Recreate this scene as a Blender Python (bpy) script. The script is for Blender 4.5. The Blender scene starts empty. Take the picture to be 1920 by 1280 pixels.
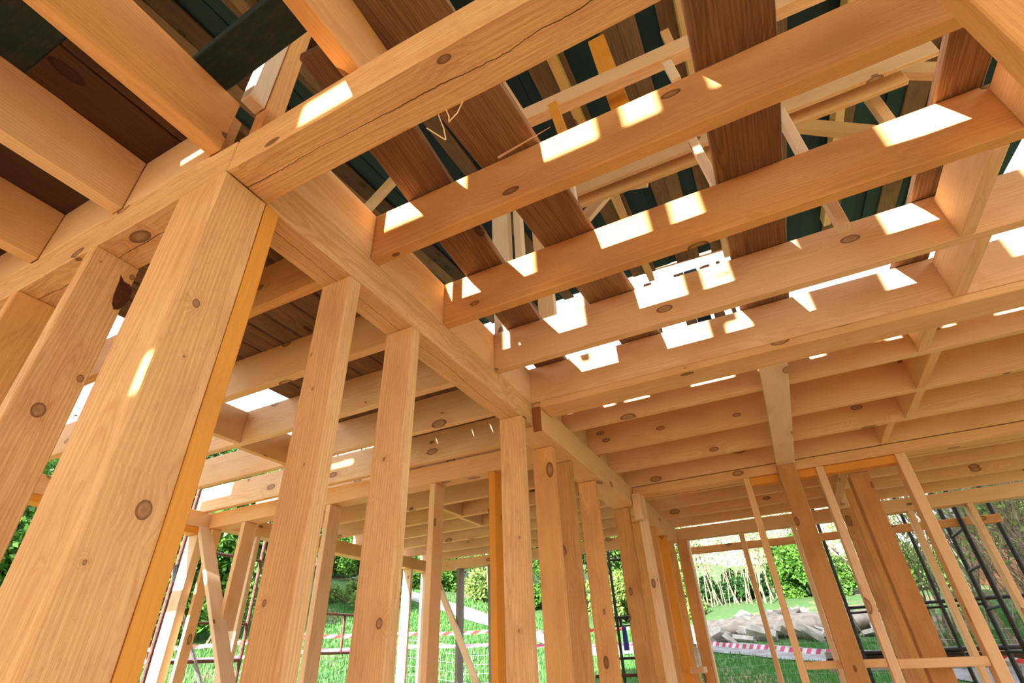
import bpy, bmesh, math, random
import numpy as np
from mathutils import Vector, Matrix
random.seed(7)
S = 1.5            # metres per layout unit (camera to plate underside = 1 unit)
CZ = 1.3           # camera height above the slab
FL = -CZ / S       # slab level in layout units
F = 945.0258
RM = [[0.8929882, 0.44849339, -0.03775906], [-0.27144749, 0.46975205, -0.84002933], [-0.3590102, 0.76038588, 0.54122545]]
C = bpy.context.scene.collection
sc = bpy.context.scene

def W(x, y, z): return Vector((x * S, y * S, z * S + CZ))
def ray(px, py):
    d = ((px - 960) / F, (py - 640) / F, 1.0)
    return [sum(RM[k][i] * d[k] for k in range(3)) for i in range(3)]
def onY(px, py, y): r = ray(px, py); return [c * y / r[1] for c in r]
def onX(px, py, x): r = ray(px, py); return [c * x / r[0] for c in r]
def onZ(px, py, z): r = ray(px, py); return [c * z / r[2] for c in r]

# ------------------------------------------------------------------ materials
def new_mat(name):
    m = bpy.data.materials.new(name); m.use_nodes = True
    nt = m.node_tree; nt.nodes.clear()
    out = nt.nodes.new('ShaderNodeOutputMaterial'); b = nt.nodes.new('ShaderNodeBsdfPrincipled')
    nt.links.new(b.outputs[0], out.inputs[0])
    return m, nt, b
def N(nt, t, **kw):
    n = nt.nodes.new(t)
    for k, v in kw.items():
        if k.startswith('i_'):
            key = k[2:]; key = int(key) if key.isdigit() else key
            n.inputs[key].default_value = v
        else: setattr(n, k, v)
    return n
def M(nt, op, a, b=None, c=None):
    n = nt.nodes.new('ShaderNodeMath'); n.operation = op
    for i, v in enumerate((a, b, c)):
        if v is None: continue
        if isinstance(v, (int, float)): n.inputs[i].default_value = v
        else: nt.links.new(v, n.inputs[i])
    return n.outputs[0]
def mixc(nt, f, a, b, mode='MIX'):
    n = nt.nodes.new('ShaderNodeMix'); n.data_type = 'RGBA'; n.blend_type = mode
    if isinstance(f, (int, float)): n.inputs[0].default_value = f
    else: nt.links.new(f, n.inputs[0])
    for i, v in ((6, a), (7, b)):
        if isinstance(v, tuple): n.inputs[i].default_value = v if len(v) == 4 else (*v, 1)
        else: nt.links.new(v, n.inputs[i])
    return n.outputs[2]
def ramp(nt, f, stops, interp='LINEAR'):
    n = nt.nodes.new('ShaderNodeValToRGB'); e = n.color_ramp.elements; n.color_ramp.interpolation = interp
    while len(e) < len(stops): e.new(0.5)
    for i, (p, c) in enumerate(stops):
        e[i].position = p; e[i].color = c if len(c) == 4 else (*c, 1)
    nt.links.new(f, n.inputs[0]); return n.outputs[0]

def wood(name, tones, ringc, knotc, ring=0.35, stain=0.25, stainc=(0.45, 0.2, 0.06), rough=0.6, knots=0.55, streak=0.25, bump=0.15, mottled=0.0, spots=(), crack=None):
    m, nt, b = new_mat(name)
    tc = N(nt, 'ShaderNodeTexCoord'); oi = N(nt, 'ShaderNodeObjectInfo'); rnd = oi.outputs['Random']
    def rr(k): return M(nt, 'SUBTRACT', M(nt, 'FRACT', M(nt, 'MULTIPLY', rnd, k)), 0.5)
    comb = N(nt, 'ShaderNodeCombineXYZ')
    nt.links.new(M(nt, 'MULTIPLY', rr(91.7), 40.0), comb.inputs[0])
    nt.links.new(M(nt, 'MULTIPLY', rr(37.1), 0.30), comb.inputs[1])
    nt.links.new(M(nt, 'MULTIPLY', rr(57.3), 0.30), comb.inputs[2])
    add = N(nt, 'ShaderNodeVectorMath', operation='ADD'); nt.links.new(tc.outputs['Object'], add.inputs[0]); nt.links.new(comb.outputs[0], add.inputs[1])
    P = add.outputs[0]
    def scaled(v):
        n = N(nt, 'ShaderNodeVectorMath', operation='MULTIPLY'); nt.links.new(P, n.inputs[0]); n.inputs[1].default_value = v; return n.outputs[0]
    warp = N(nt, 'ShaderNodeTexNoise', i_Scale=1.0, i_Detail=2.0); nt.links.new(scaled((0.9, 5, 5)), warp.inputs['Vector'])
    w2 = N(nt, 'ShaderNodeVectorMath', operation='MULTIPLY_ADD'); nt.links.new(warp.outputs['Color'], w2.inputs[0]); w2.inputs[1].default_value = (0, 0.07, 0.07); nt.links.new(scaled((0.02, 1, 1)), w2.inputs[2])
    # knots
    kv = N(nt, 'ShaderNodeTexVoronoi', i_Scale=1.0); nt.links.new(scaled((3.2, 6.5, 6.5)), kv.inputs['Vector'])
    sepc = N(nt, 'ShaderNodeSeparateColor'); nt.links.new(kv.outputs['Color'], sepc.inputs[0])
    sel = M(nt, 'GREATER_THAN', sepc.outputs[0], knots)
    rad = M(nt, 'MULTIPLY_ADD', sepc.outputs[1], 0.17, 0.08)
    kd = M(nt, 'ADD', M(nt, 'DIVIDE', kv.outputs['Distance'], rad), M(nt, 'MULTIPLY', M(nt, 'SUBTRACT', 1.0, sel), 10.0))
    for (sx_, sy_, sz_, sr_) in spots:
        sb = N(nt, 'ShaderNodeVectorMath', operation='SUBTRACT'); nt.links.new(tc.outputs['Object'], sb.inputs[0]); sb.inputs[1].default_value = (sx_, sy_, sz_)
        ml_ = N(nt, 'ShaderNodeVectorMath', operation='MULTIPLY'); nt.links.new(sb.outputs[0], ml_.inputs[0]); ml_.inputs[1].default_value = (0.8 / sr_, 1 / sr_, 1 / sr_)
        ln = N(nt, 'ShaderNodeVectorMath', operation='LENGTH'); nt.links.new(ml_.outputs[0], ln.inputs[0])
        kd = M(nt, 'MINIMUM', kd, ln.outputs['Value'])
    kn = ramp(nt, kd, [(0.0, (0.75, 0.75, 0.75)), (0.55, (0.5, 0.5, 0.5)), (0.85, (1, 1, 1)), (0.97, (0.9, 0.9, 0.9)), (1.0, (0, 0, 0))])
    halo = M(nt, 'SUBTRACT', 1.0, M(nt, 'MINIMUM', M(nt, 'DIVIDE', kd, 3.5), 1.0))
    w3 = N(nt, 'ShaderNodeVectorMath', operation='SCALE'); nt.links.new(w2.outputs[0], w3.inputs[0]); nt.links.new(M(nt, 'MULTIPLY_ADD', halo, 0.22, 1.0), w3.inputs['Scale'])
    wav = N(nt, 'ShaderNodeTexWave', wave_type='RINGS', rings_direction='X', i_Scale=26.0, i_Distortion=0.6, i_Detail=2.0)
    wav.inputs['Detail Scale'].default_value = 1.4
    nt.links.new(w3.outputs[0], wav.inputs['Vector'])
    ringf = ramp(nt, wav.outputs['Fac'], [(0.0, (0, 0, 0)), (0.55, (0.25, 0.25, 0.25)), (0.9, (1, 1, 1)), (1.0, (0.2, 0.2, 0.2))])
    fib = N(nt, 'ShaderNodeTexNoise', i_Scale=1.0, i_Detail=4.0); nt.links.new(scaled((4, 160, 160)), fib.inputs['Vector'])
    low = N(nt, 'ShaderNodeTexNoise', i_Scale=1.0, i_Detail=5.0); nt.links.new(scaled((2.2, 5, 5)), low.inputs['Vector'])
    spk = N(nt, 'ShaderNodeTexNoise', i_Scale=1.0, i_Detail=6.0, i_Roughness=0.8); nt.links.new(scaled((18, 55, 55)), spk.inputs['Vector'])
    col = ramp(nt, M(nt, 'ADD', rr(13.7), 0.5), [(i / max(1, len(tones) - 1), t) for i, t in enumerate(tones)])
    col = mixc(nt, M(nt, 'MULTIPLY', ringf, ring), col, ringc)
    fs = M(nt, 'MULTIPLY', ramp(nt, fib.outputs['Fac'], [(0.42, (0, 0, 0)), (0.7, (1, 1, 1))]), streak)
    col = mixc(nt, fs, col, ringc)
    st = M(nt, 'MULTIPLY', ramp(nt, low.outputs['Fac'], [(0.48, (0, 0, 0)), (0.72, (1, 1, 1))]), stain)
    col = mixc(nt, st, col, stainc)
    if mottled:
        sp = M(nt, 'MULTIPLY', ramp(nt, spk.outputs['Fac'], [(0.52, (0, 0, 0)), (0.66, (1, 1, 1))]), mottled)
        col = mixc(nt, sp, col, stainc)
    col = mixc(nt, M(nt, 'MULTIPLY', halo, 0.35), col, stainc)
    col = mixc(nt, M(nt, 'MULTIPLY', kn, 0.85), col, knotc)
    if crack is not None:
        cn = N(nt, 'ShaderNodeTexNoise', i_Scale=1.0, i_Detail=6.0, i_Roughness=0.65); nt.links.new(scaled((1.3, 0, 0)), cn.inputs['Vector'])
        sp3 = N(nt, 'ShaderNodeSeparateXYZ'); nt.links.new(tc.outputs['Object'], sp3.inputs[0])
        dd = M(nt, 'ABSOLUTE', M(nt, 'SUBTRACT', M(nt, 'SUBTRACT', sp3.outputs[1], crack), M(nt, 'MULTIPLY', M(nt, 'SUBTRACT', cn.outputs['Fac'], 0.5), 0.10)))
        cw = M(nt, 'MULTIPLY', ramp(nt, low.outputs['Fac'], [(0.3, (0.3, 0.3, 0.3)), (0.7, (1, 1, 1))]), 0.0024)
        col = mixc(nt, M(nt, 'MULTIPLY', M(nt, 'LESS_THAN', dd, cw), 0.9), col, (0.07, 0.025, 0.01))
    nt.links.new(col, b.inputs['Base Color'])
    b.inputs['Roughness'].default_value = rough
    b.inputs['Specular IOR Level'].default_value = 0.3
    bp = N(nt, 'ShaderNodeBump', i_Strength=bump, i_Distance=0.004)
    h = M(nt, 'MULTIPLY_ADD', spk.outputs['Fac'], 0.8, fib.outputs['Fac'])
    nt.links.new(h, bp.inputs['Height']); nt.links.new(bp.outputs[0], b.inputs['Normal'])
    return m
PINE = [(0.82, 0.55, 0.29), (0.86, 0.61, 0.37), (0.80, 0.51, 0.24), (0.85, 0.595, 0.37), (0.79, 0.48, 0.21), (0.87, 0.635, 0.42)]
MW = wood('fresh_pine', PINE, (0.62, 0.31, 0.10), (0.16, 0.06, 0.02), ring=0.42, stain=0.35, stainc=(0.62, 0.32, 0.12), mottled=0.15)
MR = wood('rough_sawn_pine', [(0.80, 0.45, 0.18), (0.77, 0.40, 0.14)], (0.58, 0.27, 0.07), (0.13, 0.05, 0.02), ring=0.5, stain=0.55, stainc=(0.50, 0.24, 0.09), mottled=0.3, bump=0.35, rough=0.75)
RS = [(0.82, 0.54, 0.275), (0.80, 0.50, 0.23)]
def rough_wood(name, **kw): return wood(name, RS, (0.56, 0.25, 0.07), (0.13, 0.05, 0.02), ring=0.55, stain=0.5, stainc=(0.54, 0.27, 0.11), mottled=0.5, bump=0.5, rough=0.75, streak=0.4, **kw)
MC = rough_wood('cracked_rough_pine', crack=0.0)
MO = wood('orange_pine', [(0.80, 0.33, 0.035), (0.76, 0.35, 0.06)], (0.60, 0.22, 0.02), (0.2, 0.07, 0.02), ring=0.2, stain=0.2)
MA = wood('aged_orange_pine', [(0.64, 0.36, 0.15), (0.60, 0.31, 0.11)], (0.42, 0.18, 0.05), (0.12, 0.045, 0.018), ring=0.5, stain=0.6, stainc=(0.38, 0.16, 0.05), mottled=0.4, bump=0.4, rough=0.75, streak=0.4)
MP = wood('pale_pine', [(0.83, 0.66, 0.46), (0.80, 0.60, 0.40)], (0.66, 0.42, 0.22), (0.15, 0.07, 0.03), ring=0.2, stain=0.12)
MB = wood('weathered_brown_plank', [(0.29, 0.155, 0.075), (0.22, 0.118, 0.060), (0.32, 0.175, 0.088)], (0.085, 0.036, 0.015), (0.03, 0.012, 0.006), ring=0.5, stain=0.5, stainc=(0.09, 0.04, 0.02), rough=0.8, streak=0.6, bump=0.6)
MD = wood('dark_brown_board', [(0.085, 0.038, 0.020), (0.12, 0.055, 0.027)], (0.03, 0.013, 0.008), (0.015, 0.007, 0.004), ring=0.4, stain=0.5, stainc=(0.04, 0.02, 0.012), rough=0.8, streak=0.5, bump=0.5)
MG = wood('grey_weathered_board', [(0.36, 0.33, 0.31), (0.28, 0.25, 0.24)], (0.18, 0.15, 0.13), (0.06, 0.05, 0.04), ring=0.4, stain=0.4, stainc=(0.2, 0.17, 0.15), rough=0.85)
MT = wood('dark_teal_board', [(0.004, 0.034, 0.040), (0.003, 0.014, 0.018), (0.010, 0.045, 0.048)], (0.003, 0.012, 0.014), (0.02, 0.02, 0.012), ring=0.4, stain=0.35, stainc=(0.004, 0.012, 0.014), rough=0.6, mottled=0.3)
MTS = wood('worn_teal_formwork_board', [(0.008, 0.030, 0.028), (0.008, 0.030, 0.028)], (0.004, 0.014, 0.014), (0.07, 0.045, 0.02), ring=0.4, stain=0.8, stainc=(0.085, 0.055, 0.025), rough=0.7, mottled=0.4)

def plain(name, c, rough=0.6, metal=0.0, n=0.0, c2=None, scale=30):
    m, nt, b = new_mat(name)
    b.inputs['Base Color'].default_value = (*c, 1); b.inputs['Roughness'].default_value = rough; b.inputs['Metallic'].default_value = metal
    if c2:
        tc = N(nt, 'ShaderNodeTexCoord'); no = N(nt, 'ShaderNodeTexNoise', i_Scale=scale, i_Detail=5.0); nt.links.new(tc.outputs['Object'], no.inputs['Vector'])
        nt.links.new(mixc(nt, ramp(nt, no.outputs['Fac'], [(0.4, (0, 0, 0)), (0.6, (1, 1, 1))]), c, c2), b.inputs['Base Color'])
        bp = N(nt, 'ShaderNodeBump', i_Strength=0.3, i_Distance=0.01); nt.links.new(no.outputs['Fac'], bp.inputs['Height']); nt.links.new(bp.outputs[0], b.inputs['Normal'])
    return m
BLK = plain('black_painted_steel', (0.010, 0.011, 0.013), 0.45, 0.3, c2=(0.03, 0.025, 0.022))
RED = plain('rusty_red_steel', (0.16, 0.055, 0.04), 0.6, 0.2, c2=(0.07, 0.03, 0.028))
GAL = plain('galvanised_steel', (0.42, 0.45, 0.50), 0.4, 0.7, c2=(0.3, 0.32, 0.36))
WIRE = plain('wire', (0.55, 0.6, 0.58), 0.5, 0.3)
ROCK = plain('pale_rubble', (0.58, 0.55, 0.51), 0.9, c2=(0.40, 0.36, 0.32), scale=3)
CONC = plain('concrete', (0.50, 0.46, 0.40), 0.9, c2=(0.42, 0.38, 0.33), scale=6)
CLOTH = plain('blue_cloth', (0.03, 0.05, 0.35), 0.9)
BARK = plain('pale_bark', (0.33, 0.27, 0.18), 0.9, c2=(0.16, 0.12, 0.08), scale=20)
BARKD = plain('dark_bark', (0.16, 0.11, 0.07), 0.9, c2=(0.08, 0.06, 0.04), scale=20)
SPL = plain('splinter', (0.85, 0.62, 0.36), 0.7)
def leafm(name, a, b_, tr=0.4):
    m, nt, b = new_mat(name)
    gi = N(nt, 'ShaderNodeNewGeometry'); tc = N(nt, 'ShaderNodeTexCoord')
    no = N(nt, 'ShaderNodeTexNoise', i_Scale=2.5, i_Detail=6.0); nt.links.new(tc.outputs['Object'], no.inputs['Vector'])
    col = mixc(nt, ramp(nt, no.outputs['Fac'], [(0.35, (0, 0, 0)), (0.65, (1, 1, 1))]), a, b_)
    nt.links.new(col, b.inputs['Base Color']); b.inputs['Roughness'].default_value = 0.55
    t = N(nt, 'ShaderNodeBsdfTranslucent'); nt.links.new(col, t.inputs[0])
    mx = N(nt, 'ShaderNodeMixShader'); mx.inputs[0].default_value = tr
    out = [n for n in nt.nodes if n.type == 'OUTPUT_MATERIAL'][0]
    nt.links.new(b.outputs[0], mx.inputs[1]); nt.links.new(t.outputs[0], mx.inputs[2]); nt.links.new(mx.outputs[0], out.inputs[0])
    return m
LF1 = leafm('fresh_green_leaf', (0.12, 0.28, 0.035), (0.045, 0.14, 0.02))
LF2 = leafm('pale_spring_leaf', (0.26, 0.36, 0.10), (0.15, 0.26, 0.06))
LF3 = leafm('deep_green_leaf', (0.05, 0.16, 0.035), (0.02, 0.08, 0.02))
GRASSM = leafm('grass_blade', (0.055, 0.24, 0.045), (0.09, 0.22, 0.04), 0.3)

# ------------------------------------------------------------------ builders
def tag(o, label=None, cat=None, group=None, kind=None):
    if label: o['label'] = label
    if cat: o['category'] = cat
    if group: o['group'] = group
    if kind: o['kind'] = kind
    return o
def link_mesh(name, me, mat, parent=None):
    o = bpy.data.objects.new(name, me); C.objects.link(o)
    if mat: me.materials.append(mat)
    if parent: o.parent = parent
    return o
def box_mesh(L, w, h, bev=0.004, wav=0.0):
    bm = bmesh.new()
    n = max(1, int(L / 0.35)) if wav else 1
    bmesh.ops.create_cube(bm, size=1.0)
    for v in bm.verts: v.co = Vector((v.co.x * L, v.co.y * w, v.co.z * h))
    if bev and min(L, w, h) > bev * 4:
        bmesh.ops.bevel(bm, geom=bm.edges[:], offset=bev, segments=1, affect='EDGES')
    if wav:
        for i in range(1, n):
            x = -L / 2 + L * i / n
            bmesh.ops.bisect_plane(bm, geom=bm.verts[:] + bm.edges[:] + bm.faces[:], plane_co=(x, 0, 0), plane_no=(1, 0, 0))
        for v in bm.verts:
            s = math.sin(v.co.x * 5.1 + v.co.y * 90) + math.sin(v.co.x * 12.7 + v.co.z * 60)
            v.co.y += wav * 0.5 * s * (1 if v.co.y > 0 else -1); v.co.z += wav * 0.4 * math.sin(v.co.x * 8 + v.co.y * 50)
    me = bpy.data.meshes.new('timber'); bm.to_mesh(me); bm.free(); return me
def beam(name, a, b, w, h, up=(0, 0, 1), mat=None, parent=None, bev=0.004, wav=0.0):
    """bar from a to b (metres); h measured along up, w across"""
    a = Vector(a); b = Vector(b); d = b - a; L = d.length; x = d.normalized()
    up = Vector(up); z = (up - x * up.dot(x)).normalized(); y = z.cross(x)
    o = link_mesh(name, box_mesh(L, w, h, bev, wav), mat or MW)
    o.matrix_world = Matrix((( x.x, y.x, z.x, (a.x + b.x) / 2), (x.y, y.y, z.y, (a.y + b.y) / 2), (x.z, y.z, z.z, (a.z + b.z) / 2), (0, 0, 0, 1)))
    if parent:
        o.parent = parent; o.matrix_parent_inverse = parent.matrix_world.inverted()
    return o
def bx(name, x0, x1, y0, y1, z0, z1, axis, mat=None, parent=None, bev=0.004, wav=0.0):
    cx, cy, cz = (x0 + x1) / 2, (y0 + y1) / 2, (z0 + z1) / 2
    if axis == 'X': return beam(name, W(x0, cy, cz), W(x1, cy, cz), (y1 - y0) * S, (z1 - z0) * S, (0, 0, 1), mat, parent, bev, wav)
    if axis == 'Y': return beam(name, W(cx, y0, cz), W(cx, y1, cz), (x1 - x0) * S, (z1 - z0) * S, (0, 0, 1), mat, parent, bev, wav)
    return beam(name, W(cx, cy, z0), W(cx, cy, z1), (x1 - x0) * S, (y1 - y0) * S, (0, 1, 0), mat, parent, bev, wav)
def tube_geo(bm, a, b, r, n=10, r2=None):
    a = Vector(a); b = Vector(b); d = (b - a)
    if d.length < 1e-6: return
    d.normalize(); u = d.orthogonal().normalized(); v = d.cross(u); r2 = r if r2 is None else r2
    ra = [bm.verts.new(a + (u * math.cos(t) + v * math.sin(t)) * r) for t in [2 * math.pi * i / n for i in range(n)]]
    rb = [bm.verts.new(b + (u * math.cos(t) + v * math.sin(t)) * r2) for t in [2 * math.pi * i / n for i in range(n)]]
    for i in range(n): bm.faces.new((ra[i], ra[(i + 1) % n], rb[(i + 1) % n], rb[i]))
    bm.faces.new(ra[::-1]); bm.faces.new(rb)
def bm_obj(name, bm, mat, parent=None, smooth=False):
    bmesh.ops.recalc_face_normals(bm, faces=bm.faces[:])
    me = bpy.data.meshes.new(name); bm.to_mesh(me); bm.free()
    if smooth:
        for p in me.polygons: p.use_smooth = True
    return link_mesh(name, me, mat, parent)
def pipe(name, pts, r, mat, parent=None, n=10):
    bm = bmesh.new()
    for a, b in zip(pts[:-1], pts[1:]): tube_geo(bm, a, b, r, n)
    return bm_obj(name, bm, mat, parent, smooth=False)
def empty(name, loc):
    o = bpy.data.objects.new(name, None); o.location = loc; C.objects.link(o)
    bpy.context.view_layer.update(); return o

T = 0.041   # 6 cm
B_ = 0.115  # 17 cm
PB, PT, JT = 1.0, 1.118, 1.315
XB0, XB1 = -1.030, -0.915
YA0, YA1 = 0.410, 0.525

# ------------------------------------------------------------------ setting
o = bx('floor', -4.25, 3.2, -2.8, 5.75, FL - 0.12, FL, 'X', wood('subfloor_boards', [(0.62, 0.42, 0.24), (0.62, 0.42, 0.24)], (0.4, 0.25, 0.12), (0.2, 0.1, 0.05)), bev=0); tag(o, 'pale concrete floor slab under the timber frame', 'floor', kind='structure')

# unseen wall added behind the camera; openings shaped to throw the sun patches
def sun_mask_wall():
    sol = []
    ya, yb = -2.72, -2.6
    sol.append((-4.25, 3.2, FL, -0.70)); sol.append((-4.25, 3.2, 1.0, 1.235)); sol.append((-4.25, -1.25, 1.235, 1.345)); sol.append((-1.218, 3.2, 1.235, 1.345)); sol.append((-4.25, 3.2, 1.345, 1.76))
    for xp in (-4.25, -3.0, -1.6, -0.2, 1.2, 2.6): sol.append((xp, xp + 0.08, -0.70, 1.0))
    ops_lo = [(-1.03, -0.80, 1.80, 1.95)]
    # low band 1.76..2.17 with two small openings
    xs = [(-4.25, -1.66), (-1.30, -1.01), (-0.82, 3.2)]
    for x0, x1 in xs: sol.append((x0, x1, 1.76, 2.17))
    sol.append((-1.66, -1.30, 1.76, 1.985)); sol.append((-1.66, -1.30, 2.035, 2.17))
    sol.append((-1.01, -0.82, 1.76, 1.83)); sol.append((-1.01, -0.82, 1.935, 2.17))
    # band of openings shaped to let sun onto the joists
    lit = [(-1.32, -0.927), (-0.734, -0.50), (-0.43, -0.326), (-0.2, -0.08), (0.19, 0.44), (0.60, 1.9)]
    x = -4.25
    for a, b in lit:
        sol.append((x, a, 2.17, 2.63)); x = b
    sol.append((x, 3.2, 2.17, 2.63)); sol.append((-4.25, -3.33, 2.63, 3.3))
    bm = bmesh.new()
    for x0, x1, z0, z1 in sol:
        r = bmesh.ops.create_cube(bm, size=1.0)
        c = W((x0 + x1) / 2, (ya + yb) / 2, (z0 + z1) / 2)
        for v in r['verts']:
            v.co = Vector((v.co.x * (x1 - x0) * S + c.x, v.co.y * (yb - ya) * S + c.y, v.co.z * (z1 - z0) * S + c.z))
    return tag(bm_obj('sun_mask_wall', bm, MW), 'added timber wall with sun-shaping openings behind the viewer', 'wall', kind='structure')
sun_mask_wall()
tm, nt_, tb = new_mat('translucent_sheet'); tt = N(nt_, 'ShaderNodeBsdfTranslucent'); tt.inputs[0].default_value = (0.74, 0.69, 0.62, 1); tb.inputs['Base Color'].default_value = (0.5, 0.47, 0.43, 1)
tx = N(nt_, 'ShaderNodeMixShader'); tx.inputs[0].default_value = 0.75; to = [n for n in nt_.nodes if n.type == 'OUTPUT_MATERIAL'][0]
nt_.links.new(tb.outputs[0], tx.inputs[1]); nt_.links.new(tt.outputs[0], tx.inputs[2]); nt_.links.new(tx.outputs[0], to.inputs[0])
bm = bmesh.new(); r_ = bmesh.ops.create_cube(bm, size=1.0); c_ = W(-0.525, -2.745, 0.15)
for v in r_['verts']: v.co = Vector((v.co.x * 7.45 * S, v.co.y * 0.004, v.co.z * 1.74 * S)) + c_
tag(bm_obj('sun_diffuser_sheet', bm, tm), 'added translucent sheeting behind the viewer that diffuses sunlight', 'window', kind='structure')  # unseen sheet, added to spread soft sunlight over the post fronts

# terrain
def hgt(x, y):
    h = -0.95
    if y > 5.9: h += 0.16 * (y - 5.9)
    if x < -4.8: h += 0.24 * (-x - 4.8) * (0.35 + 0.65 * min(1, max(0, (y - 3) / 8)))
    h += 0.03 * math.sin(x * 1.3 + 1) * math.sin(y * 0.9) + 0.015 * math.sin(x * 4.1) * math.cos(y * 3.3)
    if -4.6 < x < 3.5 and -3 < y < 6.0: h = min(h, -1.0)
    return h
def build_ground():
    xs = np.concatenate([np.linspace(-70, -12, 30), np.linspace(-11, 8, 77), np.linspace(9, 50, 22)])
    ys = np.concatenate([np.linspace(-30, -3, 12), np.linspace(-2, 22, 97), np.linspace(23, 90, 34)])
    vs = []; fs = []
    for y in ys:
        for x in xs:
            z = hgt(x, y) if y < 60 else hgt(x, 60)
            vs.append(W(x, y, z))
    nx = len(xs)
    for j in range(len(ys) - 1):
        for i in range(nx - 1):
            a = j * nx + i; fs.append((a, a + 1, a + nx + 1, a + nx))
    me = bpy.data.meshes.new('ground'); me.from_pydata(vs, [], fs)
    for p in me.polygons: p.use_smooth = True
    m, nt, b = new_mat('meadow_ground')
    tc = N(nt, 'ShaderNodeTexCoord')
    n1 = N(nt, 'ShaderNodeTexNoise', i_Scale=0.45, i_Detail=8.0); nt.links.new(tc.outputs['Object'], n1.inputs['Vector'])
    n2 = N(nt, 'ShaderNodeTexNoise', i_Scale=9.0, i_Detail=8.0, i_Roughness=0.7); nt.links.new(tc.outputs['Object'], n2.inputs['Vector'])
    c = mixc(nt, ramp(nt, n2.outputs['Fac'], [(0.35, (0, 0, 0)), (0.65, (1, 1, 1))]), (0.035, 0.10, 0.022), (0.09, 0.21, 0.05))
    c = mixc(nt, ramp(nt, n1.outputs['Fac'], [(0.56, (0, 0, 0)), (0.66, (1, 1, 1))]), c, (0.25, 0.19, 0.12))
    nt.links.new(c, b.inputs['Base Color']); b.inputs['Roughness'].default_value = 0.95
    bp = N(nt, 'ShaderNodeBump', i_Strength=0.8, i_Distance=0.05); nt.links.new(n2.outputs['Fac'], bp.inputs['Height']); nt.links.new(bp.outputs[0], b.inputs['Normal'])
    o = link_mesh('ground', me, m); tag(o, 'green grassy slope rising behind the house frame', 'ground', kind='structure')
build_ground()
def ribbon(name, pts, w, mat, label, cat, lift=0.02):
    vs = []; fs = []
    P = []
    for a, b in zip(pts[:-1], pts[1:]):
        for k in range(8): P.append((a[0] + (b[0] - a[0]) * k / 8, a[1] + (b[1] - a[1]) * k / 8))
    P.append(pts[-1])
    for i, (x, y) in enumerate(P):
        q = P[min(i + 1, len(P) - 1)]; p = P[max(i - 1, 0)]
        dx, dy = q[0] - p[0], q[1] - p[1]; l = math.hypot(dx, dy); nx, ny = -dy / l, dx / l
        for s in (-1, -0.5, 0, 0.5, 1):
            xx, yy = x + nx * w * s, y + ny * w * s; vs.append(W(xx, yy, hgt(xx, yy) + lift))
    for i in range(len(P) - 1):
        for k in range(4):
            a = i * 5 + k; fs.append((a, a + 1, a + 6, a + 5))
    me = bpy.data.meshes.new(name); me.from_pydata(vs, [], fs)
    return tag(link_mesh(name, me, mat), label, cat, kind='structure')
PATHM = plain('grey_track', (0.28, 0.28, 0.30), 0.9, c2=(0.2, 0.19, 0.19), scale=2)
ribbon('path', [(-18, 17.5), (-12, 15.5), (-8, 14.2), (-4, 13.2), (-1.5, 12.6), (1, 11.2), (2.2, 9.6), (4, 8.6), (8, 8.4)], 0.55, PATHM, 'pale grey track crossing the grass behind the frame', 'path')

# ------------------------------------------------------------------ wall plates and main beams
def thing(o, label, cat, group=None): return tag(o, label, cat, group, 'thing')
thing(bx('top_plate', -4.3, -0.917, YA0, YA1, PB, PT, 'X', MC, wav=0.003), 'rough top plate running left from the big corner post', 'beam')
thing(bx('header_beam', -0.913, 2.4, YA0, YA1, PB, PT, 'X', MC, wav=0.003), 'big beam with long cracks running from the corner post out of the top edge', 'beam')
thing(bx('top_plate', XB0, XB1, YA1 + 0.002, 2.148, PB, PT, 'Y', MC, wav=0.002), 'thick receding plate above the two nearest inner studs', 'beam')
thing(bx('top_plate', XB0, -0.872, 2.152, 5.5, PB - 0.03, PT, 'Y', MW), 'far receding plate with dark end grain above the row of studs', 'beam')
# dark end grain patch of the projecting part is its own end face: small cap board
eg = bx('end_block', -0.914, -0.874, 2.135, 2.152, PB - 0.035, 1.09, 'Z', wood('dark_end_grain', [(0.30, 0.10, 0.03), (0.30, 0.10, 0.03)], (0.12, 0.04, 0.015), (0.05, 0.02, 0.01), ring=0.6), bev=0.001)
tag(eg, 'small dark reddish end block where two receding plates meet', 'block')

thing(bx('top_plate', -3.96, XB0 - 0.002, 2.637, 2.752, PB, PT, 'X', MW), 'cross-wall plate left of the inner stud row', 'beam')
thing(bx('top_plate', -4.08, -3.965, -1.0, 2.752, PB, PT, 'Y', MW), 'outer plate left of the crossed diagonal brace', 'beam')
thing(bx('lintel', -4.08, -3.965, -0.5, 2.65, 0.950, PB - 0.002, 'Y', MO), 'orange lintel under the outer left plate', 'beam')
thing(bx('top_plate', -3.98, -3.865, 2.755, 5.515, PB, PT, 'Y', MW), 'far outer plate beyond the cross wall', 'beam')
thing(bx('top_plate', -3.98, 3.0, 5.52, 5.635, PB, PT - 0.012, 'X', MW), 'rear plate along the back openings', 'beam')
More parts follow.
